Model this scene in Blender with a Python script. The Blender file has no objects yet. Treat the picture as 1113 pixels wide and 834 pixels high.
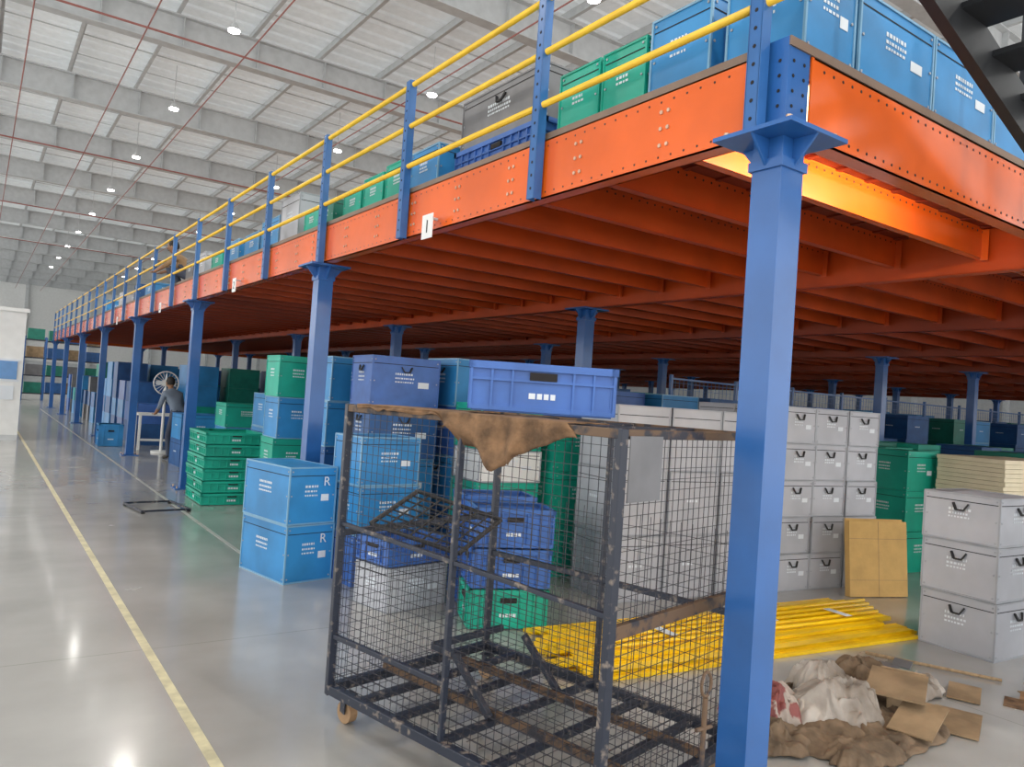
import bpy, math, random, bmesh
from mathutils import Vector, Matrix, noise
random.seed(7)
S=bpy.context.scene
S.view_settings.view_transform='Standard'
S.view_settings.look='None'
S.view_settings.exposure=0.15

# ------------------------------------------------------------ materials
def mat(name,col,rough=0.5,metal=0.0,var=0.08,scale=6.0,bump=0.0,bscale=40.0,emit=0.0,col2=None,lo=0.45,hi=0.6,stretch=None,coat=0.0):
    m=bpy.data.materials.new(name); m.use_nodes=True
    nt=m.node_tree; b=nt.nodes['Principled BSDF']
    b.inputs['Roughness'].default_value=rough; b.inputs['Metallic'].default_value=metal
    if coat: b.inputs['Coat Weight'].default_value=coat; b.inputs['Coat Roughness'].default_value=0.1
    tc=nt.nodes.new('ShaderNodeTexCoord'); mp=nt.nodes.new('ShaderNodeMapping')
    nt.links.new(tc.outputs['Object'],mp.inputs['Vector'])
    if stretch: mp.inputs['Scale'].default_value=stretch
    n=nt.nodes.new('ShaderNodeTexNoise'); n.inputs['Scale'].default_value=scale; n.inputs['Detail'].default_value=5
    nt.links.new(mp.outputs['Vector'],n.inputs['Vector'])
    r=nt.nodes.new('ShaderNodeValToRGB')
    if col2 is None:
        a=[max(0,c*(1-var)) for c in col]; c2=[min(1,c*(1+var)) for c in col]; lo,hi=0.35,0.65
    else: a=col; c2=col2
    r.color_ramp.elements[0].position=lo; r.color_ramp.elements[1].position=hi
    r.color_ramp.elements[0].color=(*a,1); r.color_ramp.elements[1].color=(*c2,1)
    nt.links.new(n.outputs['Fac'],r.inputs['Fac']); nt.links.new(r.outputs['Color'],b.inputs['Base Color'])
    if bump:
        n2=nt.nodes.new('ShaderNodeTexNoise'); n2.inputs['Scale'].default_value=bscale
        nt.links.new(mp.outputs['Vector'],n2.inputs['Vector'])
        bp=nt.nodes.new('ShaderNodeBump'); bp.inputs['Strength'].default_value=bump; bp.inputs['Distance'].default_value=0.02
        nt.links.new(n2.outputs['Fac'],bp.inputs['Height']); nt.links.new(bp.outputs['Normal'],b.inputs['Normal'])
    if emit:
        b.inputs['Emission Color'].default_value=(*col,1); b.inputs['Emission Strength'].default_value=emit
    return m
M={}
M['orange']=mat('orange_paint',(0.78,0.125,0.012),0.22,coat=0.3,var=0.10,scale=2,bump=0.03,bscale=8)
M['orange2']=mat('orange_paint_shaded',(0.56,0.072,0.008),0.36,var=0.14,scale=2)  # same orange paint, darkened to put underdeck shade into the colour
M['orange3']=mat('orange_paint_deep_shade',(0.36,0.044,0.006),0.4,var=0.14,scale=2)  # darker copy, deeper shade painted in for the far bays
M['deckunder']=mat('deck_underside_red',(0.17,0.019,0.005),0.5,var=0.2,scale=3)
M['decktop']=mat('deck_top_board',(0.22,0.15,0.11),0.7)
M['bluecol']=mat('blue_column_paint',(0.022,0.115,0.36),0.3,var=0.1,scale=3,coat=0.2)
M['bluepost']=mat('blue_rail_paint',(0.03,0.13,0.36),0.35)
M['yellow']=mat('yellow_rail_paint',(0.88,0.55,0.04),0.35)
M['ypipe']=mat('yellow_profile_paint',(0.95,0.60,0.005),0.3,var=0.10,stretch=(.5,12,6))
M['bolt']=mat('zinc_bolt',(0.65,0.45,0.32),0.35,0.5)
M['hole']=mat('dark_hole',(0.015,0.012,0.012),0.8)
M['blue']=mat('blue_polypropylene',(0.03,0.235,0.53),0.42,var=0.16,scale=2.5)
M['blue2']=mat('blue_crate_plastic',(0.045,0.135,0.43),0.4,var=0.12)
M['blue3']=mat('dark_blue_plastic',(0.02,0.10,0.29),0.45,var=0.15)
M['green']=mat('green_polypropylene',(0.01,0.38,0.27),0.42,var=0.15,scale=2.5)
M['green2']=mat('dark_green_plastic',(0.01,0.18,0.13),0.45,var=0.15)
M['grey']=mat('grey_polypropylene',(0.44,0.455,0.50),0.45,var=0.09,scale=2.5)
M['dgrey']=mat('dark_grey_plastic',(0.17,0.17,0.18),0.5,var=0.1)
M['white']=mat('white_paint',(0.80,0.81,0.80),0.5,var=0.03)
M['wallg']=mat('wall_cladding',(0.50,0.51,0.52),0.6,var=0.05)
M['edge']=mat('pale_blue_edge_strip',(0.20,0.40,0.58),0.35,0.1)
M['gedge']=mat('grey_edge_strip',(0.36,0.38,0.42),0.4)
M['label']=mat('label_white',(0.72,0.77,0.82),0.6,var=0.02)
M['black']=mat('black_strap',(0.02,0.02,0.022),0.6)
M['card']=mat('cardboard',(0.60,0.38,0.13),0.8,var=0.08,bump=0.1)
M['cardb']=mat('old_cardboard',(0.29,0.20,0.115),0.85,var=0.2,bump=0.1)
M['brown']=mat('brown_worn_card',(0.18,0.10,0.05),0.85,var=0.45,scale=12,bump=0.4)
M['beige']=mat('beige_board_and_lit_deck',(0.75,0.66,0.47),0.6,var=0.05)
M['cage']=mat('chipped_cage_paint',(0.018,0.024,0.042),0.45,col2=(0.24,0.20,0.17),lo=0.57,hi=0.70,scale=24)
M['cageb']=mat('rusty_cage_rail',(0.14,0.085,0.05),0.6,col2=(0.03,0.03,0.04),lo=0.48,hi=0.60,scale=14)
M['wire']=mat('cage_wire',(0.04,0.04,0.05),0.45,0.4)
M['wood']=mat('pale_wood',(0.36,0.25,0.14),0.7,var=0.2,stretch=(1,8,8))
M['tyre']=mat('caster_rubber',(0.35,0.22,0.12),0.7)
M['steel']=mat('galvanised_roof_steel',(0.58,0.60,0.61),0.5,var=0.06)
M['roofsheet']=mat('glowing_roof_sheet',(0.74,0.77,0.78),0.5,var=0.05,emit=0.21)  # emission added to the sheet to brighten the ceiling
M['steeld']=mat('dark_stair_steel',(0.018,0.020,0.024),0.45)
M['redpipe']=mat('red_sprinkler_pipe',(0.36,0.13,0.11),0.5)
M['lamp']=mat('lamp_glow',(1,0.98,0.94),0.5,emit=25)
M['sack']=mat('sack_fabric',(0.24,0.20,0.165),0.6,col2=(0.46,0.42,0.38),lo=0.38,hi=0.64,scale=4,bump=0.15,bscale=90)
M['sackred']=mat('sack_printed',(0.38,0.32,0.28),0.6,col2=(0.22,0.06,0.055),lo=0.49,hi=0.52,scale=7,bump=0.15,bscale=90)
M['sackb']=mat('brown_sack',(0.16,0.11,0.07),0.9,var=0.4,scale=8,bump=0.2,bscale=80)
M['skin']=mat('skin',(0.30,0.16,0.09),0.6)
M['hair']=mat('hair',(0.015,0.012,0.01),0.7)
M['shirt']=mat('shirt_cloth',(0.16,0.20,0.26),0.85)
M['trouser']=mat('trouser_cloth',(0.05,0.06,0.09),0.85)
M['shirt2']=mat('tan_shirt_cloth',(0.30,0.19,0.10),0.85)
M['shoe']=mat('shoe_leather',(0.03,0.025,0.02),0.5)
M['eye']=mat('eye_white',(0.8,0.8,0.8),0.3)
M['glass']=mat('blue_window_tint',(0.08,0.25,0.55),0.15)
M['line']=mat('yellow_floor_line',(0.58,0.52,0.33),0.4,var=0.2,scale=10)
M['linew']=mat('faded_floor_line',(0.46,0.46,0.43),0.4,var=0.1)

def floor_mat():
    m=bpy.data.materials.new('polished_concrete'); m.use_nodes=True
    nt=m.node_tree;b=nt.nodes['Principled BSDF'];L=nt.links.new
    tc=nt.nodes.new('ShaderNodeTexCoord')
    n=nt.nodes.new('ShaderNodeTexNoise');n.inputs['Scale'].default_value=0.7;n.inputs['Detail'].default_value=8
    L(tc.outputs['Object'],n.inputs['Vector'])
    r=nt.nodes.new('ShaderNodeValToRGB')
    r.color_ramp.elements[0].position=.35;r.color_ramp.elements[0].color=(.31,.302,.285,1)
    r.color_ramp.elements[1].position=.68;r.color_ramp.elements[1].color=(.44,.43,.41,1)
    L(n.outputs['Fac'],r.inputs['Fac'])
    br=nt.nodes.new('ShaderNodeTexBrick');br.inputs['Scale'].default_value=1.0
    br.offset=0;br.inputs['Brick Width'].default_value=5;br.inputs['Row Height'].default_value=5
    br.inputs['Mortar Size'].default_value=.004;br.inputs['Mortar Smooth'].default_value=0.2
    br.inputs['Color1'].default_value=(1,1,1,1);br.inputs['Color2'].default_value=(1,1,1,1);br.inputs['Mortar'].default_value=(.7,.69,.67,1)
    L(tc.outputs['Object'],br.inputs['Vector'])
    mx=nt.nodes.new('ShaderNodeMix');mx.data_type='RGBA';mx.blend_type='MULTIPLY';mx.inputs[0].default_value=1
    L(r.outputs['Color'],mx.inputs[6]);L(br.outputs['Color'],mx.inputs[7]);L(mx.outputs[2],b.inputs['Base Color'])
    n2=nt.nodes.new('ShaderNodeTexNoise');n2.inputs['Scale'].default_value=2.2;n2.inputs['Detail'].default_value=6
    L(tc.outputs['Object'],n2.inputs['Vector'])
    mr=nt.nodes.new('ShaderNodeMapRange');mr.inputs['To Min'].default_value=.12;mr.inputs['To Max'].default_value=.34
    L(n2.outputs['Fac'],mr.inputs['Value']);L(mr.outputs['Result'],b.inputs['Roughness'])
    b.inputs['Coat Weight'].default_value=.45;b.inputs['Coat Roughness'].default_value=.10
    return m
M['floor']=floor_mat()

# ------------------------------------------------------------ mesh builder
class MB:
    def __init__(s): s.v=[];s.f=[];s.m=[];s.mats=[];s.X=Matrix.Identity(4)
    def mi(s,k):
        if k not in s.mats: s.mats.append(k)
        return s.mats.index(k)
    def add(s,vs,fs,k):
        o=len(s.v); s.v+= [tuple(s.X@Vector(p)) for p in vs]
        s.f+=[tuple(i+o for i in f) for f in fs]; s.m+=[s.mi(k)]*len(fs)
    def box(s,x0,x1,y0,y1,z0,z1,k):
        s.add([(x0,y0,z0),(x1,y0,z0),(x1,y1,z0),(x0,y1,z0),(x0,y0,z1),(x1,y0,z1),(x1,y1,z1),(x0,y1,z1)],
              [(3,2,1,0),(4,5,6,7),(0,1,5,4),(1,2,6,5),(2,3,7,6),(3,0,4,7)],k)
    def bar(s,p,q,w,h,k):
        p=Vector(p);q=Vector(q);d=(q-p).normalized()
        up=Vector((0,0,1)) if abs(d.z)<.95 else Vector((0,1,0))
        a=d.cross(up).normalized();b=a.cross(d)
        vs=[]
        for c in (p,q):
            for i,j in ((-1,-1),(1,-1),(1,1),(-1,1)): vs.append(c+a*i*w/2+b*j*h/2)
        s.add(vs,[(0,1,2,3),(7,6,5,4),(0,4,5,1),(1,5,6,2),(2,6,7,3),(3,7,4,0)],k)
    def tube(s,p,q,r,k,n=8,r2=None):
        p=Vector(p);q=Vector(q);d=(q-p).normalized()
        up=Vector((0,0,1)) if abs(d.z)<.95 else Vector((0,1,0))
        a=d.cross(up).normalized();b=a.cross(d); r2=r if r2 is None else r2
        vs=[]
        for c,rr in ((p,r),(q,r2)):
            for i in range(n):
                t=2*math.pi*i/n; vs.append(c+a*math.cos(t)*rr+b*math.sin(t)*rr)
        fs=[(i,(i+1)%n,n+(i+1)%n,n+i) for i in range(n)]
        fs+=[tuple(range(n))[::-1],tuple(range(n,2*n))]
        s.add(vs,fs,k)
    def tri(s,a,b,c,th,k):
        a,b,c=Vector(a),Vector(b),Vector(c); n=(b-a).cross(c-a).normalized()*th/2
        s.add([a-n,b-n,c-n,a+n,b+n,c+n],[(2,1,0),(3,4,5),(0,1,4,3),(1,2,5,4),(2,0,3,5)],k)
    def obj(s,name,parent=None,bevel=0,smooth=False):
        me=bpy.data.meshes.new(name); me.from_pydata(s.v,[],s.f)
        for k in s.mats: me.materials.append(M[k])
        me.polygons.foreach_set('material_index',s.m)
        if smooth: me.polygons.foreach_set('use_smooth',[True]*len(s.f))
        me.update()
        o=bpy.data.objects.new(name,me); S.collection.objects.link(o)
        if parent: o.parent=parent
        if bevel:
            b=o.modifiers.new('bevel','BEVEL');b.width=bevel;b.segments=2;b.limit_method='ANGLE'
        return o
def empty(name,loc=(0,0,0)):
    e=bpy.data.objects.new(name,None); S.collection.objects.link(e); e.empty_display_size=.2; return e
def XF(x,y,z=0,rz=0): return Matrix.Translation((x,y,z))@Matrix.Rotation(math.radians(rz),4,'Z')

# ------------------------------------------------------------ room
X0,X1,Y0,Y1=-14,48,-9,78
ROOF=9.3
b=MB(); b.box(X0,X1,Y0,Y1,-.2,0,'floor'); b.obj('floor')
b=MB(); b.box(.93,.98,-6,70,.0005,.003,'line'); b.obj('floor_marking_line')
b=MB(); b.box(2.18,2.22,7.2,36,.0005,.003,'linew'); b.box(-1.6,-1.54,-6,60,.0005,.003,'linew'); b.obj('faded_floor_marking')
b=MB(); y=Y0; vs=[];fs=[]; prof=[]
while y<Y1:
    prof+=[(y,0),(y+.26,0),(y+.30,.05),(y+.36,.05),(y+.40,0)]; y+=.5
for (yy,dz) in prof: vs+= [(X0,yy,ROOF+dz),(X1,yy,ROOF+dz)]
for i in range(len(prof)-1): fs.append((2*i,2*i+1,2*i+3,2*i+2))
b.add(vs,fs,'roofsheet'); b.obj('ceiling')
b=MB(); b.box(X0,X1,Y1,Y1+.2,0,ROOF,'white')
b.box(X0,X1,Y1-.06,Y1-.01,0,2.2,'steel')
for i in range(10): b.box(X0+2+i*5,X0+2.25+i*5,Y1-.3,Y1,0,ROOF,'steel')
b.obj('wall_back')
b=MB(); b.box(X1,X1+.2,Y0,Y1,0,ROOF,'wallg')
for i in range(17): b.box(X1-.3,X1,1.3+5.2*i-8,1.55+5.2*i-8,0,ROOF,'steel')
b.obj('wall_right')
root=empty('roof_structure')
b=MB()
G=[1.3+5.2*k for k in range(-1,15)]
for gy in G:
    b.box(X0,X1,gy-.008,gy+.008,8.4,9.0,'steel')
    b.box(X0,X1,gy-.13,gy+.13,8.37,8.4,'steel')
    b.box(X0,X1,gy-.13,gy+.13,9.0,9.03,'steel')
    x=X0+.5
    while x<X1:
        b.box(x-.006,x+.006,gy-.12,gy+.12,8.4,9.0,'steel')
        b.bar((x+.75,gy+.02,8.42),(x+.75,gy+.55,9.03),.03,.03,'steel')
        x+=1.5
b.obj('girders',root)
b=MB(); x=X0+.4
while x<X1:
    b.box(x,x+.006,Y0,Y1,9.03,9.25,'steel'); b.box(x-.07,x,Y0,Y1,9.03,9.036,'steel'); b.box(x,x+.07,Y0,Y1,9.244,9.25,'steel')
    x+=1.5
for gy in G[:-1]:
    for s in (1.3,2.6,3.9): b.tube((X0,gy+s,9.1),(X1,gy+s,9.1),.014,'steel',6)
b.obj('purlins',root)
b=MB()
for x in (.4,2.2,4.0,7.5): b.tube((x,Y0,8.2),(x,Y1-1,8.2),.014,'redpipe',8)
for yy in (15.8,26.2,36.6,47): b.tube((X0,yy,8.15),(X1,yy,8.15),.022,'redpipe',8)
b.obj('sprinkler_pipes',root)
for r,xx in enumerate((-.7,3.4,7.5,11.6,15.7)):
    for k in range(0,12):
        yy=-1.2+5.2*k
        if xx>8 and k>6: continue
        b=MB(); b.tube((xx,yy,8.0),(xx,yy,8.12),.11,'steel',16,.05); b.tube((xx,yy,7.975),(xx,yy,8.0),.10,'lamp',16); b.tube((xx,yy,8.12),(xx,yy,9.03),.01,'steel',6)
        b.obj('high_bay_light',root)
for xx in (-.7,3.4,7.5,15.7):
    for k in (0,2,4,6,8,10):
        l=bpy.data.lights.new('high_bay_lamp','SPOT'); l.energy=430; l.spot_size=math.radians(155); l.spot_blend=.7; l.shadow_soft_size=.12; l.color=(1,.97,.91)
        o=bpy.data.objects.new('high_bay_lamp',l); o.location=(xx,-1.2+5.2*k,7.9); S.collection.objects.link(o); o.parent=root

# ------------------------------------------------------------ mezzanine
mz=empty('mezzanine_platform')
SP=5.06
RX=[2.65+3.3*i for i in range(9)]; CY=[1.98+SP*i for i in range(8)]
XE,YE=RX[-1],CY[-1]
b=MB()
for i,x in enumerate(RX):
    for j,y in enumerate(CY):
        w=.072
        corner=(i==0 and j==0)
        b.box(x-w,x+w,y-w,y+w,.02,3.19 if corner else 2.785,'bluecol')
        b.box(x-.16,x+.16,y-.16,y+.16,0,.02,'bluecol')
        b.box(x-.19,x+.19,y-.19,y+.19,2.785,2.803,'bluecol')
        for sx,sy in ((1,0),(-1,0),(0,1),(0,-1)):
            b.tri((x+sx*w,y+sy*w,2.785),(x+sx*.18,y+sy*.18,2.785),(x+sx*w,y+sy*w,2.66),.012,'bluecol')
        b.box(x-w-.012,x+w+.012,y-w-.012,y+w+.012,2.66,2.70,'bluecol')
        if i<3 and j<4:
            for sx in (-1,1):
                for sy in (-1,1): b.tube((x+sx*.13,y+sy*.13,.02),(x+sx*.13,y+sy*.13,.05),.012,'bolt',6)
        if corner:
            for kz in range(5):
                for s in (-.035,.035):
                    z=2.85+kz*.062
                    b.tube((x+s,y-w-.001,z),(x+s,y-w-.003,z),.008,'hole',8)
                    b.tube((x-w-.001,y+s,z),(x-w-.003,y+s,z),.008,'hole',8)
            for sx in (-1,1):
                for sy in (-1,1): b.tube((x+sx*.15,y+sy*.15,2.803),(x+sx*.15,y+sy*.15,2.825),.013,'bolt',6)
b.obj('columns',mz,bevel=.006)
YB=CY[0]-.075
b=MB()
for i,x in enumerate(RX):
    y0=CY[0]+.09 if i==0 else YB+.01
    if i==0:
        xw=x-.075
        b.box(xw,xw+.008,y0,YE,2.81,3.15,'orange'); b.box(xw,xw+.09,y0,YE,2.81,2.818,'orange'); b.box(xw,xw+.09,y0,YE,3.142,3.15,'orange')
        b.box(xw+.082,xw+.09,y0,YE,2.81,2.84,'orange')
    else:
        k='orange2' if i<2 else 'orange3'  # inner beams take the darker copies as painted shade
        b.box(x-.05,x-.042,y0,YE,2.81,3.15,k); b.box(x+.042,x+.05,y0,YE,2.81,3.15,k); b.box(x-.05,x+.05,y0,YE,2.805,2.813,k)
for (yw,s) in ((YB,1),(YE+.05,-1)):
    b.box(2.735,XE,yw,yw+.008,2.81,3.15,'orange'); b.box(2.75,XE,min(yw,yw+s*.09),max(yw,yw+s*.09),2.81,2.818,'orange')
    b.box(2.75,XE,min(yw,yw+s*.09),max(yw,yw+s*.09),3.142,3.15,'orange')
b.obj('main_beams',mz)
JY=[]
for j in range(7):
    for k in range(1,9): JY.append(CY[0]+SP*j+SP/8*k-.02)
JY=JY[:-1]
b=MB()
for i in range(8):
    xa,xb=RX[i]+(.0 if i==0 else .05),RX[i+1]-.05
    if i==0: xa=RX[0]-.06
    for y in JY:
        k='orange' if (i<2 and y<3) else ('orange2' if (i<2 and y<12) else 'orange3')  # bright copy near, shaded copies further in: light painted by depth
        b.box(xa,xb,y-.004,y+.004,2.90,3.118,k); b.box(xa,xb,y,y+.06,2.90,2.906,k)
        b.box(xa,xb,y+.054,y+.06,2.90,2.92,k)
        if i<2 and y<9:
            x=xa+.1
            while x<xb-.05:
                b.tube((x,y-.0045,3.085),(x,y-.006,3.085),.008,'hole',6); x+=.075
        for xe in (xa+.02,xb-.06): b.box(xe,xe+.006,y-.05,y,2.88,3.10,k)
b.obj('joists',mz)
b=MB()
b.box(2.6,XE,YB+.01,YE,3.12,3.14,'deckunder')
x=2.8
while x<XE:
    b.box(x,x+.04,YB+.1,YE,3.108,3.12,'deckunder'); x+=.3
b.box(2.7,5.9,YB+.1,YB+.58,3.100,3.108,'beige')  # pale strip paints the lit look of the deck underside
b.box(2.58,XE+.05,YB-.005,YE+.05,3.152,3.19,'decktop')
b.obj('deck',mz)
b=MB(); xf=2.575
for y in JY+CY[1:]:
    n=((-.045,2.90),(.0,2.90),(-.045,3.06),(.0,3.06),(-.045,2.98),(0,2.98)) if y<13 else ((-.02,2.92),(-.02,3.04))
    for dy,z in n: b.tube((xf,y+dy,z),(xf-.008,y+dy,z),.010,'bolt',6)
y=2.2
while y<9:
    b.tube((xf,y,3.11),(xf-.001,y,3.11),.006,'hole',6); b.tube((xf,y,2.845),(xf-.001,y,2.845),.006,'hole',6); y+=.08
x=2.82
while x<9:
    b.tube((x,YB,3.11),(x,YB-.002,3.11),.007,'hole',6); b.tube((x,YB,2.85),(x,YB-.002,2.85),.007,'hole',6); x+=.07
for y in CY[1:]:
    for dy in (-.14,.14):
        for z in (2.86,2.92,2.98,3.04,3.10): b.tube((xf,y+dy,z),(xf-.008,y+dy,z),.011,'bolt',6)
b.obj('bolts',mz)
b=MB(); PY=[2.02]+[3.53+1.667*k for k in range(0,21)]
for y in PY:
    if y>37.3: continue
    b.box(2.505,2.512,y-.03,y+.03,2.80,3.99,'bluepost')
    b.box(2.505,2.56,y-.034,y-.028,2.80,3.99,'bluepost'); b.box(2.505,2.56,y+.028,y+.034,2.80,3.99,'bluepost')
    if y<9:
        z=2.86
        while z<3.95:
            b.tube((2.505,y,z),(2.5035,y,z),.009,'hole',6); z+=.075
b.obj('rail_posts',mz)
b=MB()
for z in (3.96,3.645,3.34): b.tube((2.535,1.9,z),(2.535,37.2,z),.019,'yellow',10)
b.obj('handrails',mz,smooth=True)
b=MB(); yb=YB+.03; b.box(2.85,4.6,yb,yb+.04,2.95,2.99,'white'); b.box(2.88,4.57,yb+.041,yb+.055,2.955,2.985,'lamp'); b.obj('added_batten_light',mz)  # unseen batten added to light the first joist and deck underside
l=bpy.data.lights.new('added_batten_lamp','AREA'); l.shape='RECTANGLE'; l.size=1.7; l.size_y=.03; l.energy=22; l.color=(1,.84,.55)  # warm area lamp added with it, hidden behind the end beam
o=bpy.data.objects.new('added_batten_lamp',l); o.location=(3.72,yb+.07,2.97); S.collection.objects.link(o); o.parent=mz; o.rotation_euler=Vector((0,-1,-0.25)).to_track_quat('Z','Y').to_euler()

for i,y in enumerate((4.72,9.6,14.2,19.1)):
    e=empty('bay_number_sign')
    b=MB(); b.box(2.492,2.497,y-.075,y+.075,2.73,2.90,'white'); b.box(2.497,2.57,y-.01,y+.01,2.87,2.885,'steel'); b.obj('plate',e)
    c=bpy.data.curves.new('numeral','FONT'); c.body=str(i+1); c.size=.13; c.align_x='CENTER'; c.extrude=.001
    t=bpy.data.objects.new('numeral',c); S.collection.objects.link(t); t.data.materials.append(M['black']); t.parent=e
    t.matrix_world=Matrix.Translation((2.4905,y,2.77))@Matrix(((0,0,-1,0),(-1,0,0,0),(0,1,0,0),(0,0,0,1)))

# ------------------------------------------------------------ boxes
def pbox(b,w,d,h,z,k,detail=2,edge='edge',handle=True,ek=.012,text='label'):
    b.box(-w/2+.006,w/2-.006,-d/2+.006,d/2-.006,z+.004,z+h-.004,k)
    e=ek
    for sx in (-1,1):
        for sy in (-1,1):
            x,y=sx*(w/2-e/2),sy*(d/2-e/2)
            b.box(x-e/2,x+e/2,y-e/2,y+e/2,z,z+h,edge)
    for zz in (z,z+h-e):
        for s in (-1,1):
            b.box(-w/2+e,w/2-e,s*(d/2-e/2)-e/2,s*(d/2-e/2)+e/2,zz,zz+e,edge)
            b.box(s*(w/2-e/2)-e/2,s*(w/2-e/2)+e/2,-d/2+e,d/2-e,zz,zz+e,edge)
    if detail==0: return
    base=b.X.copy()
    for q in range(4):
        b.X=base@Matrix.Rotation(math.pi/2*q,4,'Z')
        L=w if q%2==0 else d; D=d if q%2==0 else w
        yo=-D/2+.005
        def quad(s0,s1,t0,t1,kk,o=.002): b.box(s0,s1,yo-o,yo,z+t0,z+t1,kk)
        quad(-L/2+.02,L/2-.02,h*.84,h*.84+.006,'hole',.0012)
        if detail>1:
            for row,(tt,th) in enumerate(((.64,.028),(.56,.022),(.49,.018))):
                s=-L*.16
                while s<L*.10:
                    g=random.uniform(.008,.022); quad(s,s+g,h*tt,h*tt+th*.7,text,.0015); s+=g+.009
            if q%2==0: quad(L*.18,L*.34,h*.40,h*.52,text,.002)
            for s in (-L/2+.03,L/2-.03):
                for t in (.08,.5,.92): b.tube((s,yo-.001,z+h*t),(s,yo-.005,z+h*t),.007,'gedge',6)
        else:
            s=-L*.13
            while s<L*.08:
                g=random.uniform(.01,.03); quad(s,s+g,h*.52,h*.56,text,.0015); s+=g+.01
        if handle:
            hw=.055; t1=h*.80
            b.bar((-hw,yo-.006,z+t1),(-hw*.5,yo-.02,z+t1-.05),.016,.012,'black')
            b.bar((hw,yo-.006,z+t1),(hw*.5,yo-.02,z+t1-.05),.016,.012,'black')
            b.bar((-hw*.5,yo-.02,z+t1-.05),(hw*.5,yo-.02,z+t1-.05),.016,.012,'black')
    b.X=base
def crate(b,w,d,h,z,k,inner='hole'):
    t=.012
    b.box(-w/2+.02,w/2-.02,-d/2+.02,d/2-.02,z+.003,z+.02,k)
    base=b.X.copy()
    for q in range(4):
        b.X=base@Matrix.Rotation(math.pi/2*q,4,'Z')
        L=w if q%2==0 else d; D=d if q%2==0 else w; yo=-D/2
        b.box(-L/2+.015,L/2-.015,yo+.018,yo+.018+t,z+.01,z+h-.01,k)
        b.box(-L/2,L/2,yo,yo+.03,z+h-.035,z+h-.003,k)
        b.box(-L/2+.01,L/2-.01,yo+.006,yo+.02,z+h*.62,z+h*.62+.012,k)
        b.box(-L/2+.01,L/2-.01,yo+.006,yo+.02,z+.01,z+.03,k)
        n=max(4,int(L/.09))
        for i in range(n+1):
            s=-L/2+.015+(L-.03)*i/n
            if abs(s)<.07: continue
            b.box(s-.005,s+.005,yo+.004,yo+.02,z+.01,z+h-.03,k)
        b.box(-.06,.06,yo+.002,yo+.018,z+h*.66,z+h*.66+.035,inner)
        s=-.06
        while s<.05:
            g=random.uniform(.012,.03); b.box(s,s+g,yo+.015,yo+.0178,z+h*.3,z+h*.3+.025,'label'); s+=g+.008
    b.X=base
EM={'blue':'edge','green':'green','grey':'gedge','blue3':'blue3','green2':'green2','blue2':'blue2','white':'gedge','dgrey':'dgrey'}
def stack_into(b,x,y,rz,w,d,hs,cols,detail=2,handle=True,kind='box',jit=.012,edge=None,z0=0):
    z=z0
    for i,h in enumerate(hs):
        c=cols[i%len(cols)]
        b.X=XF(x+random.uniform(-jit,jit),y+random.uniform(-jit,jit),0,rz+random.uniform(-1,1)*jit*80)
        kd=kind if isinstance(kind,str) else kind[i]
        if kd=='box': pbox(b,w,d,h-.003,z,c,detail,edge or EM.get(c,'edge'),handle)
        else: crate(b,w,d,h-.003,z,c)
        z+=h
    b.X=Matrix.Identity(4)
def stack(name,*a,**k):
    b=MB(); stack_into(b,*a,**k); return b.obj(name)

near=stack('blue_storage_box_stack',2.335,6.62,11,.46,.76,[.485,.485],['blue'],handle=False,jit=.01)
for (ch,z) in (('R',.72),('R',.235)):
    c=bpy.data.curves.new('box_letter','FONT'); c.body=ch; c.size=.11; c.extrude=.001
    t=bpy.data.objects.new('box_side_letter',c); S.collection.objects.link(t); c.materials.append(M['label'])
    t.matrix_world=XF(2.335,6.62,0,11)@Matrix.Translation((.08,-.392,z+.09))@Matrix.Rotation(math.pi/2,4,'X'); t.parent=near
stack('green_crate_stack',2.9,10.9,0,.80,.95,[.16]*6,['green'],kind='crate')
stack('blue_storage_box_stack',3.85,11.5,0,.7,.75,[.5,.5,.5],['blue'],handle=False)
stack('green_storage_box_stack',3.85,13.6,0,.75,.7,[.45,.42,.4],['blue','blue','green'],handle=False)
stack('blue_storage_box_stack',3.5,8.3,3,.7,.6,[.5]*4,['blue','blue3','blue','blue'],handle=False)
stack('green_storage_box_stack',3.2,9.3,0,.5,.5,[.5]*4,['green','green','blue','green'],handle=False)
stack('blue_storage_box_stack',3.5,7.1,-4,.72,.6,[.5,.5,.5,.5],['blue','blue','blue3','blue2'],handle=True)
stack('blue_storage_box_stack',4.35,7.0,2,.72,.6,[.52,.52,.5,.5],['blue3','blue','blue2','blue'],handle=True)
stack('blue_storage_box_stack',2.95,6.2,6,.6,.45,[.42,.42,.42],['blue2','blue','blue'],handle=False)
stack('grey_blue_crate_stack',2.85,5.42,12,.58,.42,[.33,.2],['grey','blue2'],kind=['box','crate'],handle=False)
stack('plastic_crate_stack',3.32,4.66,-22,.6,.42,[.29,.29,.29],['green','blue2','blue2'],kind='crate')
stack('blue_crate_stack',3.6,5.3,-18,.62,.42,[.29]*3,['blue2'],kind='crate')
stack('green_storage_box_stack',4.15,6.1,-6,.66,.55,[.44,.44,.3,.42],['green','green','white','green'],handle=False)
stack('green_storage_box_stack',4.9,5.95,-4,.66,.55,[.5,.5,.5],['green'],handle=False)
stack('blue_storage_box_stack',5.2,6.75,0,.72,.55,[.5,.5,.5,.35],['green2','blue3','blue','blue2'],handle=False)
for i in range(3):
    stack('grey_storage_box_stack',4.78+.57*i,5.02-.09*i,-9,.55,.6,[.56,.56,.56],['grey'],detail=1,handle=False)
for i in range(3):
    stack('grey_storage_box_stack',6.58+.47*i,4.72-.06*i,-8,.45,.55,[.355]*5,['grey'],handle=True,jit=.012)
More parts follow.
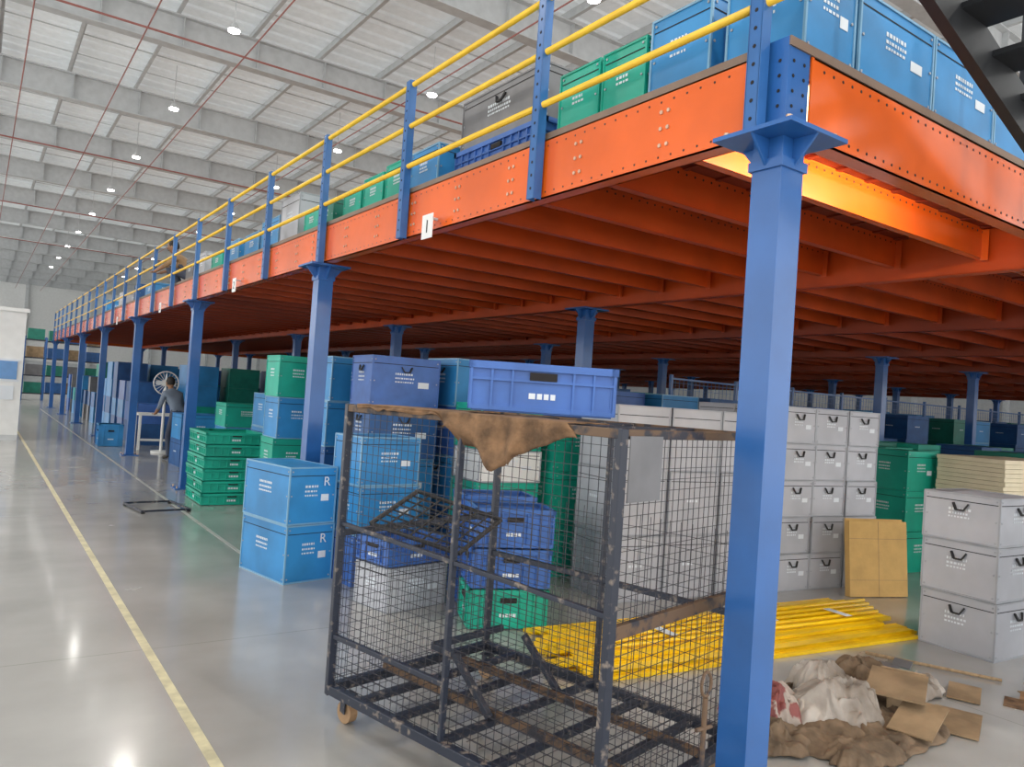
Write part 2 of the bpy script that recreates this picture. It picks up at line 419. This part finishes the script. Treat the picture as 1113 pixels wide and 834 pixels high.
for i in range(3):
    stack('grey_storage_box_stack',6.72+.47*i,5.42-.06*i,-8,.45,.55,[.355]*5,['grey'],detail=1,handle=False,jit=.008)
stack('grey_storage_box_stack',6.42,2.74,-3,.62,.56,[.42,.40,.36],['grey'],jit=.018,edge='gedge')
stack('green_storage_box_stack',9.0,4.75,-5,.55,.55,[.46,.46,.46],['green'],handle=False)
stack('green_storage_box_stack',9.7,5.4,-5,.55,.55,[.46,.46,.46],['green2','green','green'],handle=False)
b=MB(); b.X=XF(9.75,3.95,0,-6)
for i in range(3): b.box(-.7+i*.62,-.6+i*.62,-.4,.4,0,.1,'wood')
b.box(-.7,.74,-.4,.4,.1,.12,'wood')
z=.12
for i in range(26):
    b.box(-.68+random.uniform(0,.03),.7+random.uniform(0,.03),-.38+random.uniform(0,.02),.38,z,z+.045,'beige'); z+=.048
b.obj('beige_board_stack')
b=MB(); b.X=XF(7.22,3.95,0,-20)@Matrix.Rotation(math.radians(-6),4,'X')
b.box(-.33,.33,-.012,0,0.005,.72,'card'); b.box(-.33,.33,.045,.057,0.005,.74,'card'); b.box(-.33,-.318,0,.045,.005,.72,'card'); b.box(.318,.33,0,.045,.005,.72,'card')
b.box(-.002,.002,-.0135,-.011,.01,.72,'cardb'); b.box(-.33,.33,-.0135,-.011,.16,.163,'cardb'); b.box(-.33,.33,-.0135,-.011,.55,.553,'cardb')
b.bar((-.32,.05,.73),(.30,.05,.73),.008,.02,'card')
b.obj('flattened_cardboard_box')

b=MB(); b.X=XF(4.93,3.72,0,-6)
for lay in range(3):
    n=(10,9,6)[lay]
    for i in range(n):
        o=random.uniform(-.18,.18)+(0.14 if i>4 else 0); sk=random.uniform(-.035,.035)
        yy=(i-(n-1)/2)*.104+random.uniform(-.006,.006)-.02; z0=.001+lay*.024
        b.bar((-1.78+o,yy-sk,z0+.0105),(1.35+o,yy+sk,z0+.0105),.096,.020,'ypipe')
        for e in (-1,1): b.bar((-1.78+o,yy-sk+e*.045,z0+.015),(1.35+o,yy+sk+e*.045,z0+.015),.006,.017,'ypipe')
for i in range(5): b.tube((-1.6+.1*i,-.20+.09*i,.092),(1.3+.08*i,-.23+.10*i,.092),.016,'ypipe',8)
for xx,yy in ((-.9,-.08),(.15,-.02),(.9,-.1)): b.box(xx,xx+.07,yy-.1,yy+.12,.108,.111,'label')
b.obj('yellow_profile_bundle')

DZ=3.192
def deckbox(y0,y1,c,h,x0=2.72,w=.5):
    stack(c.replace('2','').replace('3','').replace('dgrey','grey')+'_storage_box',x0+w/2,(y0+y1)/2,0,w,y1-y0,[h],[c],handle=False,jit=0,z0=DZ)
for (y0,y1,c,h) in [(2.45,2.85,'blue',.45),(2.88,3.22,'green',.40),(3.24,3.60,'green',.40)]: deckbox(y0,y1,c,h)
b=MB(); b.X=XF(3.2,4.35); crate(b,.86,1.1,.24,DZ,'blue2'); b.X=XF(3.15,4.35); pbox(b,.72,1.0,.36,DZ+.243,'dgrey',2,'dgrey',True); b.obj('grey_tool_case_stack')
seq=[(5.05,5.5,'blue',.36),(5.53,5.95,'green',.36),(6.0,6.4,'green',.33),(6.45,6.85,'green',.3),(7.1,7.5,'green2',.3),(7.5,7.9,'green',.3),(8.1,8.7,'grey',.55),(8.75,9.4,'blue',.4),(9.5,10.1,'blue',.33),(10.4,10.9,'blue',.35),(11.2,11.8,'green',.3),(12.2,12.7,'grey',.4),(13.0,13.5,'dgrey',.4),(16.4,17.2,'blue',.3),(18,18.6,'blue3',.4),(20,20.8,'grey',.4),(23,23.6,'blue',.4)]
for (y0,y1,c,h) in seq: deckbox(y0,y1,c,h)
stack('blue_storage_box',2.905,2.15,0,.37,.42,[.44],['blue'],handle=False,jit=0,z0=DZ)
for i in range(12):
    stack('blue_storage_box',3.43+.66*i,2.15,0,.65,.44,[.40],['blue'],handle=False,jit=0,z0=DZ)

cols=[['blue','blue3'],['green','green2'],['blue3','blue'],['blue2','blue'],['dgrey','blue3'],['green2','blue3'],['blue','green'],['blue3','blue2']]
def free(x,y,r=.5):
    for cx in RX:
        for cy in CY:
            if abs(x-cx)<r and abs(y-cy)<r: return False
    return True
for yi in range(0,24):
    y=9.6+yi*1.15
    B=MB()
    for xi in range(0,25):
        x=3.5+xi*1.0
        if x<4.6 and y<14.6: continue
        if x<5.2 and 15.5<y<19.5: continue
        if x>12 and y>22: continue
        if not free(x,y): continue
        if random.random()<.1: continue
        n=random.choice([2,3,3,4]) if y>14 else random.choice([3,3,4])
        c=random.choice(cols)
        stack_into(B,x,y,random.uniform(-4,4),.74,.74,[.49]*n,[c[0],c[1],c[0]],detail=1 if y<16 else 0,handle=False,edge=c[0])
    B.obj('storage_box_row')
for (x,y,n,c) in ((6.7,8.2,4,'blue'),(7.5,8.25,4,'blue2'),(8.35,8.0,4,'blue'),(10.6,6.2,3,'green2'),(11.5,6.0,3,'green'),(11.2,4.4,3,'green2'),(12.2,4.5,3,'blue3'),(13.3,4.6,3,'green2'),(14.4,4.2,3,'dgrey'),(13.5,6.0,3,'blue3'),(14.4,6.2,3,'green2'),(16.9,6.0,3,'blue3'),(16.9,4.0,3,'blue'),(7.6,7.1,3,'blue3'),(8.45,6.5,3,'dgrey'),(18.2,5.2,3,'green2'),(20,5.8,3,'blue3'),(21.5,5.2,3,'blue'),(23.5,5.9,3,'dgrey'),(19.9,4.1,3,'blue3'),(18,3.6,3,'blue3'),(24.8,6.1,3,'green2'),
    (9.4,8.1,4,'blue3'),(10.3,8.1,4,'blue'),(11.2,8.1,3,'blue3'),(12.0,8.0,4,'blue2'),(13.3,8.1,4,'blue'),(14.2,8.1,3,'blue3'),(15.1,8.0,4,'blue3'),(17.1,8.1,4,'green2'),(18.0,8.1,4,'blue'),(20.0,8.1,4,'blue3'),(21.2,8.1,4,'dgrey'),(23.5,8.1,4,'blue3')):
    stack('storage_box_stack',x,y,random.uniform(-4,4),.74,.7,[.47]*n,[c],detail=1,handle=False)
b=MB(); fy=8.85; x=9.4
while x<27:
    b.box(x-.025,x+.025,fy-.025,fy+.025,0,2.25,'bluecol')
    b.box(x+.025,x+1.625,fy-.015,fy+.015,.1,.13,'bluecol'); b.box(x+.025,x+1.625,fy-.015,fy+.015,2.17,2.2,'bluecol'); b.box(x+.025,x+1.625,fy-.015,fy+.015,1.15,1.18,'bluecol')
    for i in range(1,16): b.bar((x+.1*i,fy,.12),(x+.1*i,fy,2.18),.006,.006,'bluecol')
    for i in range(1,20): b.bar((x,fy,.12+.105*i),(x+1.65,fy,.12+.105*i),.006,.006,'bluecol')
    x+=1.65
b.obj('blue_mesh_fence')

# ------------------------------------------------------------ cage trolley
A=Vector((1.54,3.60,0)); d1=Vector((.222,-.975,0)).normalized(); d2=Vector((.975,.222,0)).normalized()
Lc,Wc=1.63,1.12
def C(s,t,z): return A+d1*s+d2*t+Vector((0,0,z))
cg=empty('wire_mesh_cage_trolley')
b=MB(); r=.036
for s,t in ((0,0),(Lc,0),(0,Wc),(Lc,Wc)): b.bar(C(s,t,.13),C(s,t,1.575),r,r,'cage')
for s in (Lc*.5,): b.bar(C(s,0,.13),C(s,0,1.56),.026,.026,'cage'); b.bar(C(s,Wc,.13),C(s,Wc,1.56),.026,.026,'cage')
for z,w,k in ((.16,.045,'cage'),(1.555,.035,'cageb')):
    b.bar(C(0,0,z),C(Lc,0,z),w,w,k); b.bar(C(0,Wc,z),C(Lc,Wc,z),w,w,k)
    b.bar(C(0,0,z),C(0,Wc,z),w,w,k); b.bar(C(Lc,0,z),C(Lc,Wc,z),w,w,k)
b.bar(C(0,0,.93),C(0,Wc,.95),.03,.03,'cage')
b.bar(C(0,0,.42),C(Lc*.5,0,.42),.024,.024,'cage')
b.bar(C(Lc,0,.84),C(Lc,Wc,.84),.03,.05,'cageb')
b.bar(C(0,0,.98),C(Lc,0,.90),.02,.02,'cage')
b.bar(C(0,Wc,.72),C(Lc,Wc,.72),.03,.03,'cage')
for s in (.25,.5,.8,1.1,1.4): b.bar(C(s,0,.17),C(s,Wc,.17),.04,.03,'cage')
for t in (.35,.75): b.bar(C(0,t,.20),C(Lc,t,.20),.04,.03,'cageb')
for t in (.3,.8): b.bar(C(Lc*.5,t,.2),C(Lc*.5-.25,t,.42),.03,.03,'cage')
b.bar(C(Lc*.25,.3,.42),C(Lc*.25,.8,.42),.03,.03,'cage'); b.bar(C(Lc*.5-.25,.3,.42),C(Lc*.25,.3,.42),.03,.03,'cage')
for s in (.45,.95,1.3): b.bar(C(s,0,1.56),C(s,Wc,1.56),.025,.02,'cage')
b.obj('frame',cg,bevel=.003)
b=MB(); wr=.0011
def meshface(p,q,z0,z1,step=.042):
    L=(q-p).length; dr=(q-p)/L; n=int(L/step)
    for i in range(1,n):
        u=i*L/n
        b.bar(p+dr*u+Vector((0,0,z0)),p+dr*(u+random.uniform(-.005,.005))+Vector((0,0,z1)),wr*2,wr*2,'wire')
    m=int((z1-z0)/step)
    for i in range(1,m):
        z=z0+i*(z1-z0)/m
        b.bar(p+Vector((0,0,z)),q+Vector((0,0,z)),wr*2,wr*2,'wire')
meshface(C(0,0,0),C(Lc,0,0),.16,1.55)
meshface(C(0,0,0),C(0,Wc,0),.16,.95)
meshface(C(Lc,0,0),C(Lc,Wc,0),.16,1.55)
meshface(C(0,Wc,0),C(Lc,Wc,0),.16,1.1,.06)
for i in range(22):
    s=.03+i*.072; b.bar(C(s,0,.23),C(s,Wc,.23),wr*2,wr*2,'wire')
for i in range(15):
    t=.03+i*.072; b.bar(C(0,t,.23),C(Lc,t,.23),wr*2,wr*2,'wire')
b.obj('wire_mesh',cg)
b=MB()
for s,t in ((.08,.06),(Lc-.08,.06),(.08,Wc-.06),(Lc-.08,Wc-.06)):
    c=C(s,t,.055); b.tube(c-d2*.022,c+d2*.022,.054,'tyre',20)
    b.bar(c-d2*.03,c-d2*.03+Vector((0,0,.09)),.006,.05,'cage'); b.bar(c+d2*.03,c+d2*.03+Vector((0,0,.09)),.006,.05,'cage')
    b.bar(c+Vector((0,0,.085))-d2*.035,c+Vector((0,0,.085))+d2*.035,.06,.01,'cage')
b.obj('casters',cg)
b=MB(); b.bar(C(Lc+.025,.02,1.43),C(Lc+.025,.24,1.43),.005,.24,'dgrey'); b.obj('tag_plate',cg)
b=MB()
for k in range(8):
    t=k/7
    b.tube(C(.08,.12+.3*t,.98+.15*t),C(.42,.42+.3*t,.86+.15*t),.005,'black',6)
    b.tube(C(.08+.34*t,.12+.30*t,.98-.12*t),C(.08+.34*t,.42+.30*t,1.13-.12*t),.005,'black',6)
for (p,q) in ((C(.08,.12,.98),C(.42,.42,.86)),(C(.42,.42,.86),C(.42,.72,1.01)),(C(.42,.72,1.01),C(.08,.42,1.13)),(C(.08,.42,1.13),C(.08,.12,.98))): b.tube(p,q,.012,'black',6)
b.obj('bent_wire_basket',cg)
b=MB(); b.X=XF(2.14,2.83,0,-33); crate(b,.66,.40,.225,1.592,'blue2'); b.obj('blue_crate')

def sheet(name,fn,nu,nv,k,th=.006,parent=None):
    vs=[fn(i/nu,j/nv) for i in range(nu+1) for j in range(nv+1)]
    fs=[(i*(nv+1)+j,(i+1)*(nv+1)+j,(i+1)*(nv+1)+j+1,i*(nv+1)+j+1) for i in range(nu) for j in range(nv)]
    me=bpy.data.meshes.new(name); me.from_pydata([tuple(v) for v in vs],[],fs); me.materials.append(M[k])
    me.polygons.foreach_set('use_smooth',[True]*len(fs))
    o=bpy.data.objects.new(name,me); S.collection.objects.link(o)
    m=o.modifiers.new('thick','SOLIDIFY'); m.thickness=th
    if parent: o.parent=parent
    return o
def drape(u,v):
    s=.10+1.30*u; h=max(.09,1-abs(u-.74)*2.9)
    n=noise.noise(Vector((u*9,v*5,1)))*.022
    if v>.4:
        p=C(s,-.02+(v-.4)*.45,1.580)+Vector((0,0,abs(n)*.3))
    else:
        k=(.4-v)/.4
        p=C(s+k*.05*math.sin(u*20),-.03+n*k*1.5+.012*math.sin(u*45)*k,1.580-k*.22*h*(1+noise.noise(Vector((u*14,0,4)))*.7))
    return p
sheet('brown_sacking_cover',drape,80,20,'brown',.005,cg)

# ------------------------------------------------------------ discarded sacks and cardboard
jp=empty('discarded_sack_pile')
def crumple(name,cx,cy,rx,ry,h,seed,k,rz=0,z0=.004,n=110,fold=.05):
    R=Matrix.Rotation(math.radians(rz),3,'Z'); sv=Vector((seed*3.1,seed*1.7,seed))
    def fn(u,v):
        a=u*2-1;c=v*2-1
        x=a*math.sqrt(1-c*c/2); y=c*math.sqrt(1-a*a/2); r=min(1,math.hypot(x,y))
        th=math.atan2(y,x); ro=1+.34*noise.noise(Vector((math.cos(th)*1.6,math.sin(th)*1.6,seed)))+.14*noise.noise(Vector((math.cos(th)*5,math.sin(th)*5,seed)))
        X=x*rx*ro;Y=y*ry*ro
        w=Vector((X*3,Y*3,0))+sv; wx=noise.noise(w); wy=noise.noise(w+Vector((9,3,1)))
        q=Vector((X*4+wx*2.5,Y*2.2+wy*2.5,0))+sv
        f1=1-min(1,abs(noise.noise(q))*2.6)
        q2=Vector((X*3+wy*3,Y*9+wx*3,4))+sv; f2=1-min(1,abs(noise.noise(q2))*2.8)
        q3=Vector((X*16+wy*3,Y*7+wx*3,8))+sv; f3=1-min(1,abs(noise.noise(q3))*2.8)
        env=max(0,1-r**3)
        z=h*(env**.55)*(.62+.55*noise.noise(Vector((X*3.2,Y*3.2,seed))))+fold*(f1*.8+f2*.55+f3*.35)*(.15+.85*env)
        P=R@Vector((X+.07*noise.noise(q*1.1)*env,Y+.07*noise.noise(q2)*env,0))
        return (P.x+cx,P.y+cy,z0+max(0.0,z))
    return sheet(name,fn,n,n,k,.004,jp)
crumple('ground_sack',4.05,2.44,.70,.44,.03,3,'sackb',10,.003,fold=.05)
crumple('printed_sack',3.66,2.62,.27,.22,.20,1,'sackred',30,.012,fold=.07)
crumple('grey_sack',3.98,2.40,.30,.20,.16,5,'sack',-20,.014,fold=.08)
crumple('grey_sack',4.34,2.68,.28,.20,.15,9,'sack',40,.012,fold=.07)
crumple('brown_sack',3.42,2.36,.18,.15,.09,12,'sackb',0,.010)
crumple('brown_sack',4.78,2.70,.28,.20,.10,20,'sackb',25,.003)
crumple('brown_sack',3.74,2.06,.24,.13,.06,16,'sackb',-10,.003)
crumple('grey_sack',4.95,2.42,.20,.14,.07,31,'sack',15,.003)
b=MB()
b.bar((4.24,2.20,.16),(4.60,2.36,.20),.30,.008,'cardb'); b.bar((4.60,2.34,.21),(4.92,2.50,.10),.24,.008,'cardb'); b.bar((4.10,2.04,.05),(4.40,2.1,.14),.22,.008,'cardb')
b.bar((4.42,2.28,.0),(4.42,2.28,.17),.2,.008,'cardb'); b.bar((4.74,2.40,.0),(4.74,2.40,.15),.18,.008,'cardb')
b.bar((4.45,1.98,.01),(4.82,2.12,.02),.24,.008,'cardb'); b.bar((5.05,2.2,.01),(5.3,2.3,.03),.18,.008,'cardb')
b.obj('torn_cardboard_pieces',jp)
b=MB(); b.tube((5.35,3.0,.014),(5.70,2.25,.014),.011,'wood',8); b.obj('wooden_stick')
for (x,y,rz,k) in ((5.35,2.02,20,'brown'),(5.62,2.0,60,'cardb'),(5.22,2.78,10,'dgrey')):
    b=MB(); b.X=XF(x,y,0,rz); b.box(-.10,.10,-.07,.07,0.001,.006,k); b.bar((.08,-.07,.006),(.15,-.07,.04),.12,.005,k); b.obj('cardboard_scrap')
b=MB(); hx,hy=2.26,1.86
for i in range(14):
    a0=math.pi*2*i/14;a1=math.pi*2*(i+1)/14
    b.tube((hx+.026*math.cos(a0),hy,.66+.045*math.sin(a0)),(hx+.026*math.cos(a1),hy,.66+.045*math.sin(a1)),.006,'cageb',6)
b.tube((hx,hy,.02),(hx,hy,.61),.010,'cageb',8); b.box(hx-.05,hx+.05,hy-.05,hy+.05,0,.02,'cageb')
b.tube((hx-.04,hy,.5),(hx+.04,hy,.5),.008,'cageb',8)
b.obj('lifting_handle')
b=MB(); b.X=XF(1.95,10.3,0,8)
for (p,q) in (((-.28,-.35),(.28,-.35)),((.28,-.35),(.28,.35)),((.28,.35),(-.28,.35)),((-.28,.35),(-.28,-.35))):
    b.bar((*p,.03),(*q,.03),.022,.022,'cage')
for sx in (-1,1):
    for sy in (-1,1): b.box(sx*.27-.02,sx*.27+.02,sy*.34-.02,sy*.34+.02,0,.02,'black')
b.obj('steel_floor_frame')

# ------------------------------------------------------------ dark staircase at right
st=empty('steel_staircase')
b=MB()
def zs(x): return 3.56-.364*(x-2.9)
for y in (1.62,.75): b.bar((2.3,y,zs(2.3)),(6.0,y,zs(6.0)),.05,.2,'steeld')
x=2.4
while x<6.0:
    b.box(x,x+.24,.77,1.6,zs(x)+.02,zs(x)+.045,'steeld'); x+=.30
for y in (1.62,.75):
    b.bar((2.3,y,zs(2.3)+.9),(6,y,zs(6)+.9),.04,.04,'steeld')
    for x in (3.0,4.0,5.0,5.9): b.bar((x,y,zs(x)),(x,y,zs(x)+.9),.035,.035,'steeld')
b.obj('stringers_and_treads',st)
b=MB(); b.box(6.0,7.1,.7,1.67,2.38,2.44,'steeld')
for x in (6.05,7.05):
    for y in (.75,1.62): b.box(x-.05,x+.05,y-.05,y+.05,0,2.38,'steeld')
b.obj('landing',st)

# ------------------------------------------------------------ site cabin
b=MB(); x0,x1,y0,y1=-2.6,.84,20.2,23.5
b.box(x0,x1,y0,y1,0,2.85,'white'); b.box(x0-.05,x1+.05,y0-.06,y1+.05,2.85,2.93,'white')
b.box(.1,.74,y0-.03,y0-.001,1.35,1.75,'glass'); b.box(.05,.79,y0-.02,y0-.001,1.3,1.35,'label'); b.box(.05,.79,y0-.02,y0-.001,1.75,1.8,'label')
b.box(-1.6,-.7,y0-.03,y0-.001,0,2.1,'steel'); b.box(-.78,-.74,y0-.06,y0-.03,1.0,1.1,'black')
b.box(.2,.7,y0-.03,y0-.001,.9,1.2,'label')
b.box(x0,x1,y0-.015,y0-.001,.0,.12,'steel')
b.obj('site_cabin')
for i in range(5):
    b=MB(); X=.9+i*1.0; Y=44+i*1.2
    for xx in (X,X+.9):
        for yy in (Y,Y+.8): b.box(xx-.03,xx+.03,yy-.03,yy+.03,0,3.2,'bluecol')
    for z in (.3,1.2,2.1,3.0):
        b.box(X,X+.9,Y,Y+.8,z,z+.06,'cage'); b.box(X+.08,X+.82,Y+.05,Y+.75,z+.06,z+.6,random.choice(['green2','blue3','dgrey','cardb']))
    b.obj('storage_rack')
b=MB()
b.box(2.95,4.3,18.3,19.0,.76,.80,'white')
for x in (3.0,4.25):
    for y in (18.35,18.95): b.box(x-.025,x+.025,y-.025,y+.025,0,.76,'white')
b.box(3.0,4.25,18.34,18.36,.2,.25,'white'); b.obj('white_work_table')
b=MB(); b.tube((3.35,17.75,0),(3.35,17.75,.04),.2,'white',20); b.tube((3.35,17.75,.04),(3.35,17.75,1.4),.03,'white',10)  # fan shape stands in for a white wheeled frame
for i in range(20):
    a0=2*math.pi*i/20;a1=2*math.pi*(i+1)/20
    b.tube((3.35+.25*math.cos(a0),17.7,1.5+.25*math.sin(a0)),(3.35+.25*math.cos(a1),17.7,1.5+.25*math.sin(a1)),.014,'white',6)
    b.tube((3.35,17.67,1.5),(3.35+.25*math.cos(a0),17.7,1.5+.25*math.sin(a0)),.005,'white',4)
b.tube((3.35,17.68,1.5),(3.35,17.87,1.5),.07,'white',12)
for i in range(4):
    a=math.pi/2*i; b.bar((3.35,17.72,1.5),(3.35+.2*math.cos(a),17.72,1.5+.2*math.sin(a)),.01,.09,'label')
b.obj('wheeled_frame_stand_in')
b=MB(); b.X=XF(2.55,19.3); crate(b,.5,.5,.5,0,'blue'); b.obj('blue_bin')

# ------------------------------------------------------------ people
def person(name,J,loc,rz,shirt,head_dir=(0,1,-.15)):
    root=empty(name); T=XF(loc[0],loc[1],loc[2],rz)
    names=list(J.keys())
    edges=[('pelvis','belly'),('belly','chest'),('chest','neck'),('neck','headb')]
    for s in 'LR':
        edges+= [('chest','sh'+s),('sh'+s,'el'+s),('el'+s,'wr'+s),('wr'+s,'pa'+s),('pelvis','hi'+s),('hi'+s,'kn'+s),('kn'+s,'an'+s),('an'+s,'toe'+s)]
    rad={'pelvis':(.135,.10),'belly':(.135,.10),'chest':(.155,.11),'neck':(.055,.055),'headb':(.05,.05),
         'sh':(.065,.065),'el':(.045,.045),'wr':(.028,.030),'pa':(.036,.016),'hi':(.088,.088),'kn':(.058,.058),'an':(.040,.042),'toe':(.042,.03)}
    me=bpy.data.meshes.new(name+'_m'); idx={n:i for i,n in enumerate(names)}
    me.from_pydata([J[n] for n in names],[(idx[a],idx[c]) for a,c in edges],[])
    o=bpy.data.objects.new(name+'_tmp',me); S.collection.objects.link(o)
    o.modifiers.new('skin','SKIN')
    for n in names:
        k=n if n in rad else n[:-1]
        me.skin_vertices[0].data[idx[n]].radius=rad[k]
    me.skin_vertices[0].data[idx['pelvis']].use_root=True
    ss=o.modifiers.new('sub','SUBSURF'); ss.levels=2; ss.render_levels=2
    dg=bpy.context.evaluated_depsgraph_get(); ev=o.evaluated_get(dg)
    nm=bpy.data.meshes.new_from_object(ev)
    bpy.data.objects.remove(o)
    for k in (shirt,'trouser','skin','shoe'): nm.materials.append(M[k])
    segs=[(Vector(J[a]),Vector(J[c]),a,c) for a,c in edges]
    for p in nm.polygons:
        c=p.center; best=None
        for (a,q,na,nc) in segs:
            d=q-a; t=max(0,min(1,(c-a).dot(d)/max(d.length_squared,1e-9))); dist=(c-(a+d*t)).length
            if best is None or dist<best[0]: best=(dist,na,nc,t)
        _,na,nc,t=best; k=0
        if na.startswith('an'): k=3
        elif na.startswith('hi') or na.startswith('kn') or nc.startswith('hi'): k=1
        elif na=='pelvis' and t<.35: k=1
        elif nc=='headb' or na.startswith('wr'): k=2
        elif na.startswith('el') and t>.25: k=2
        p.material_index=k; p.use_smooth=True
    nm.transform(T)
    bo=bpy.data.objects.new('body',nm); S.collection.objects.link(bo); bo.parent=root
    fm=bpy.data.meshes.new('f'); vs=[];es=[];rr=[]
    for s in 'LR':
        w=Vector(J['wr'+s]);pa=Vector(J['pa'+s]); d=(pa-w).normalized()
        side=d.cross(Vector((0,0,1))); side=Vector((0,1,0)) if abs(d.z)>.7 else side.normalized()
        nrm=side.cross(d).normalized()
        for fi,(off,ln) in enumerate(((.028,.070),(.010,.080),(-.010,.074),(-.027,.058))):
            p0=pa+side*off-d*.01; p1=pa+side*off+d*ln*.5+nrm*.006; p2=pa+side*off*1.05+d*ln*.85+nrm*.02
            n=len(vs); vs+=[p0,p1,p2]; es+=[(n,n+1),(n+1,n+2)]; rr+=[.010,.009,.007]
        n=len(vs); vs+=[pa-d*.05+side*.02,pa-d*.02+side*.05,pa+d*.015+side*.06]; es+=[(n,n+1),(n+1,n+2)]; rr+=[.012,.010,.008]
    fm.from_pydata([tuple(v) for v in vs],es,[])
    fo=bpy.data.objects.new('ftmp',fm); S.collection.objects.link(fo); fo.modifiers.new('skin','SKIN')
    for i,r in enumerate(rr):
        fm.skin_vertices[0].data[i].radius=(r,r)
        if i%3==0: fm.skin_vertices[0].data[i].use_root=True
    fo.modifiers.new('s','SUBSURF').levels=1
    dg=bpy.context.evaluated_depsgraph_get(); m2=bpy.data.meshes.new_from_object(fo.evaluated_get(dg)); bpy.data.objects.remove(fo)
    m2.materials.clear(); m2.materials.append(M['skin']); m2.transform(T)
    f2=bpy.data.objects.new('fingers',m2); S.collection.objects.link(f2); f2.parent=root
    hc=Vector(J['headb'])+Vector((0,.01,.07)); fw=Vector(head_dir).normalized(); rt=fw.cross(Vector((0,0,1))).normalized(); up=rt.cross(fw)
    R=Matrix((rt,fw,up)).transposed()
    bm=bmesh.new()
    def sph(c,s,mi,sub=3,cut=None):
        ret=bmesh.ops.create_icosphere(bm,subdivisions=sub,radius=1)
        for v in ret['verts']:
            p=v.co.copy()
            if cut=='head':
                f=1-.22*max(0,-p.z); p.x*=f; p.y*=(1-.1*max(0,-p.z))
            q=Vector((p.x*s[0]+c[0],p.y*s[1]+c[1],p.z*s[2]+c[2]))
            v.co=hc+R@q
        for v in ret['verts']:
            for f in v.link_faces: f.material_index=mi; f.smooth=True
    sph((0,0,0),(.076,.095,.115),0,4,'head')
    sph((0,.098,-.012),(.013,.02,.024),0,2)
    for sx in (-1,1):
        sph((sx*.078,0,-.01),(.012,.02,.032),0,2); sph((sx*.03,.083,.012),(.013,.01,.008),1,2); sph((sx*.03,.091,.012),(.006,.005,.006),2,1)
        sph((sx*.03,.088,.034),(.018,.008,.004),2,1)
    sph((0,.086,-.052),(.024,.01,.007),3,2)
    sph((0,-.016,.026),(.084,.096,.104),2,3)
    hm=bpy.data.meshes.new('head'); bm.to_mesh(hm); bm.free()
    for k in ('skin','eye','hair','sackb'): hm.materials.append(M[k])
    hm.transform(T); ho=bpy.data.objects.new('head',hm); S.collection.objects.link(ho); ho.parent=root
J={'pelvis':(0,-.10,.90),'belly':(0,-.03,1.03),'chest':(0,.13,1.25),'neck':(0,.22,1.39),'headb':(0,.26,1.45),
 'shL':(-.17,.16,1.30),'elL':(-.22,.22,1.03),'wrL':(-.18,.40,.90),'paL':(-.17,.47,.88),
 'shR':(.17,.16,1.30),'elR':(.23,.14,1.02),'wrR':(.20,.32,.86),'paR':(.19,.39,.83),
 'hiL':(-.09,-.09,.86),'knL':(-.10,.06,.47),'anL':(-.10,-.02,.08),'toeL':(-.11,.15,.035),
 'hiR':(.09,-.09,.86),'knR':(.11,-.08,.46),'anR':(.11,-.32,.10),'toeR':(.12,-.16,.035)}
person('warehouse_worker',J,(3.30,16.3,0),20,'shirt')
J2={'pelvis':(0,-.10,.28),'belly':(0,-.04,.40),'chest':(0,.12,.58),'neck':(0,.22,.68),'headb':(0,.26,.73),
 'shL':(-.17,.14,.62),'elL':(-.24,.28,.44),'wrL':(-.16,.47,.34),'paL':(-.14,.53,.31),
 'shR':(.17,.14,.62),'elR':(.24,.28,.44),'wrR':(.16,.47,.36),'paR':(.14,.53,.33),
 'hiL':(-.10,-.09,.26),'knL':(-.17,.30,.42),'anL':(-.14,.10,.08),'toeL':(-.16,.27,.035),
 'hiR':(.10,-.09,.26),'knR':(.17,.30,.42),'anR':(.14,.10,.08),'toeR':(.16,.27,.035)}
person('crouching_worker',J2,(3.0,14.8,DZ),60,'shirt2')

# ------------------------------------------------------------ world and camera
w=bpy.data.worlds.new('daylight'); S.world=w; w.use_nodes=True
bg=w.node_tree.nodes['Background']; bg.inputs['Color'].default_value=(1,.985,.96,1); bg.inputs['Strength'].default_value=2.15
cam=bpy.data.cameras.new('camera'); co=bpy.data.objects.new('camera',cam); S.collection.objects.link(co)
cam.sensor_width=36; cam.lens=831/1113*36; cam.clip_end=300
xc=Vector((1183.5,-99,-831)).normalized(); yc=Vector((-581.5,22,-831)); yc=(yc-xc*yc.dot(xc)).normalized(); zc=xc.cross(yc)
co.matrix_world=Matrix.Translation((0,0,1.65))@Matrix((xc,yc,zc)).to_4x4()
S.camera=co
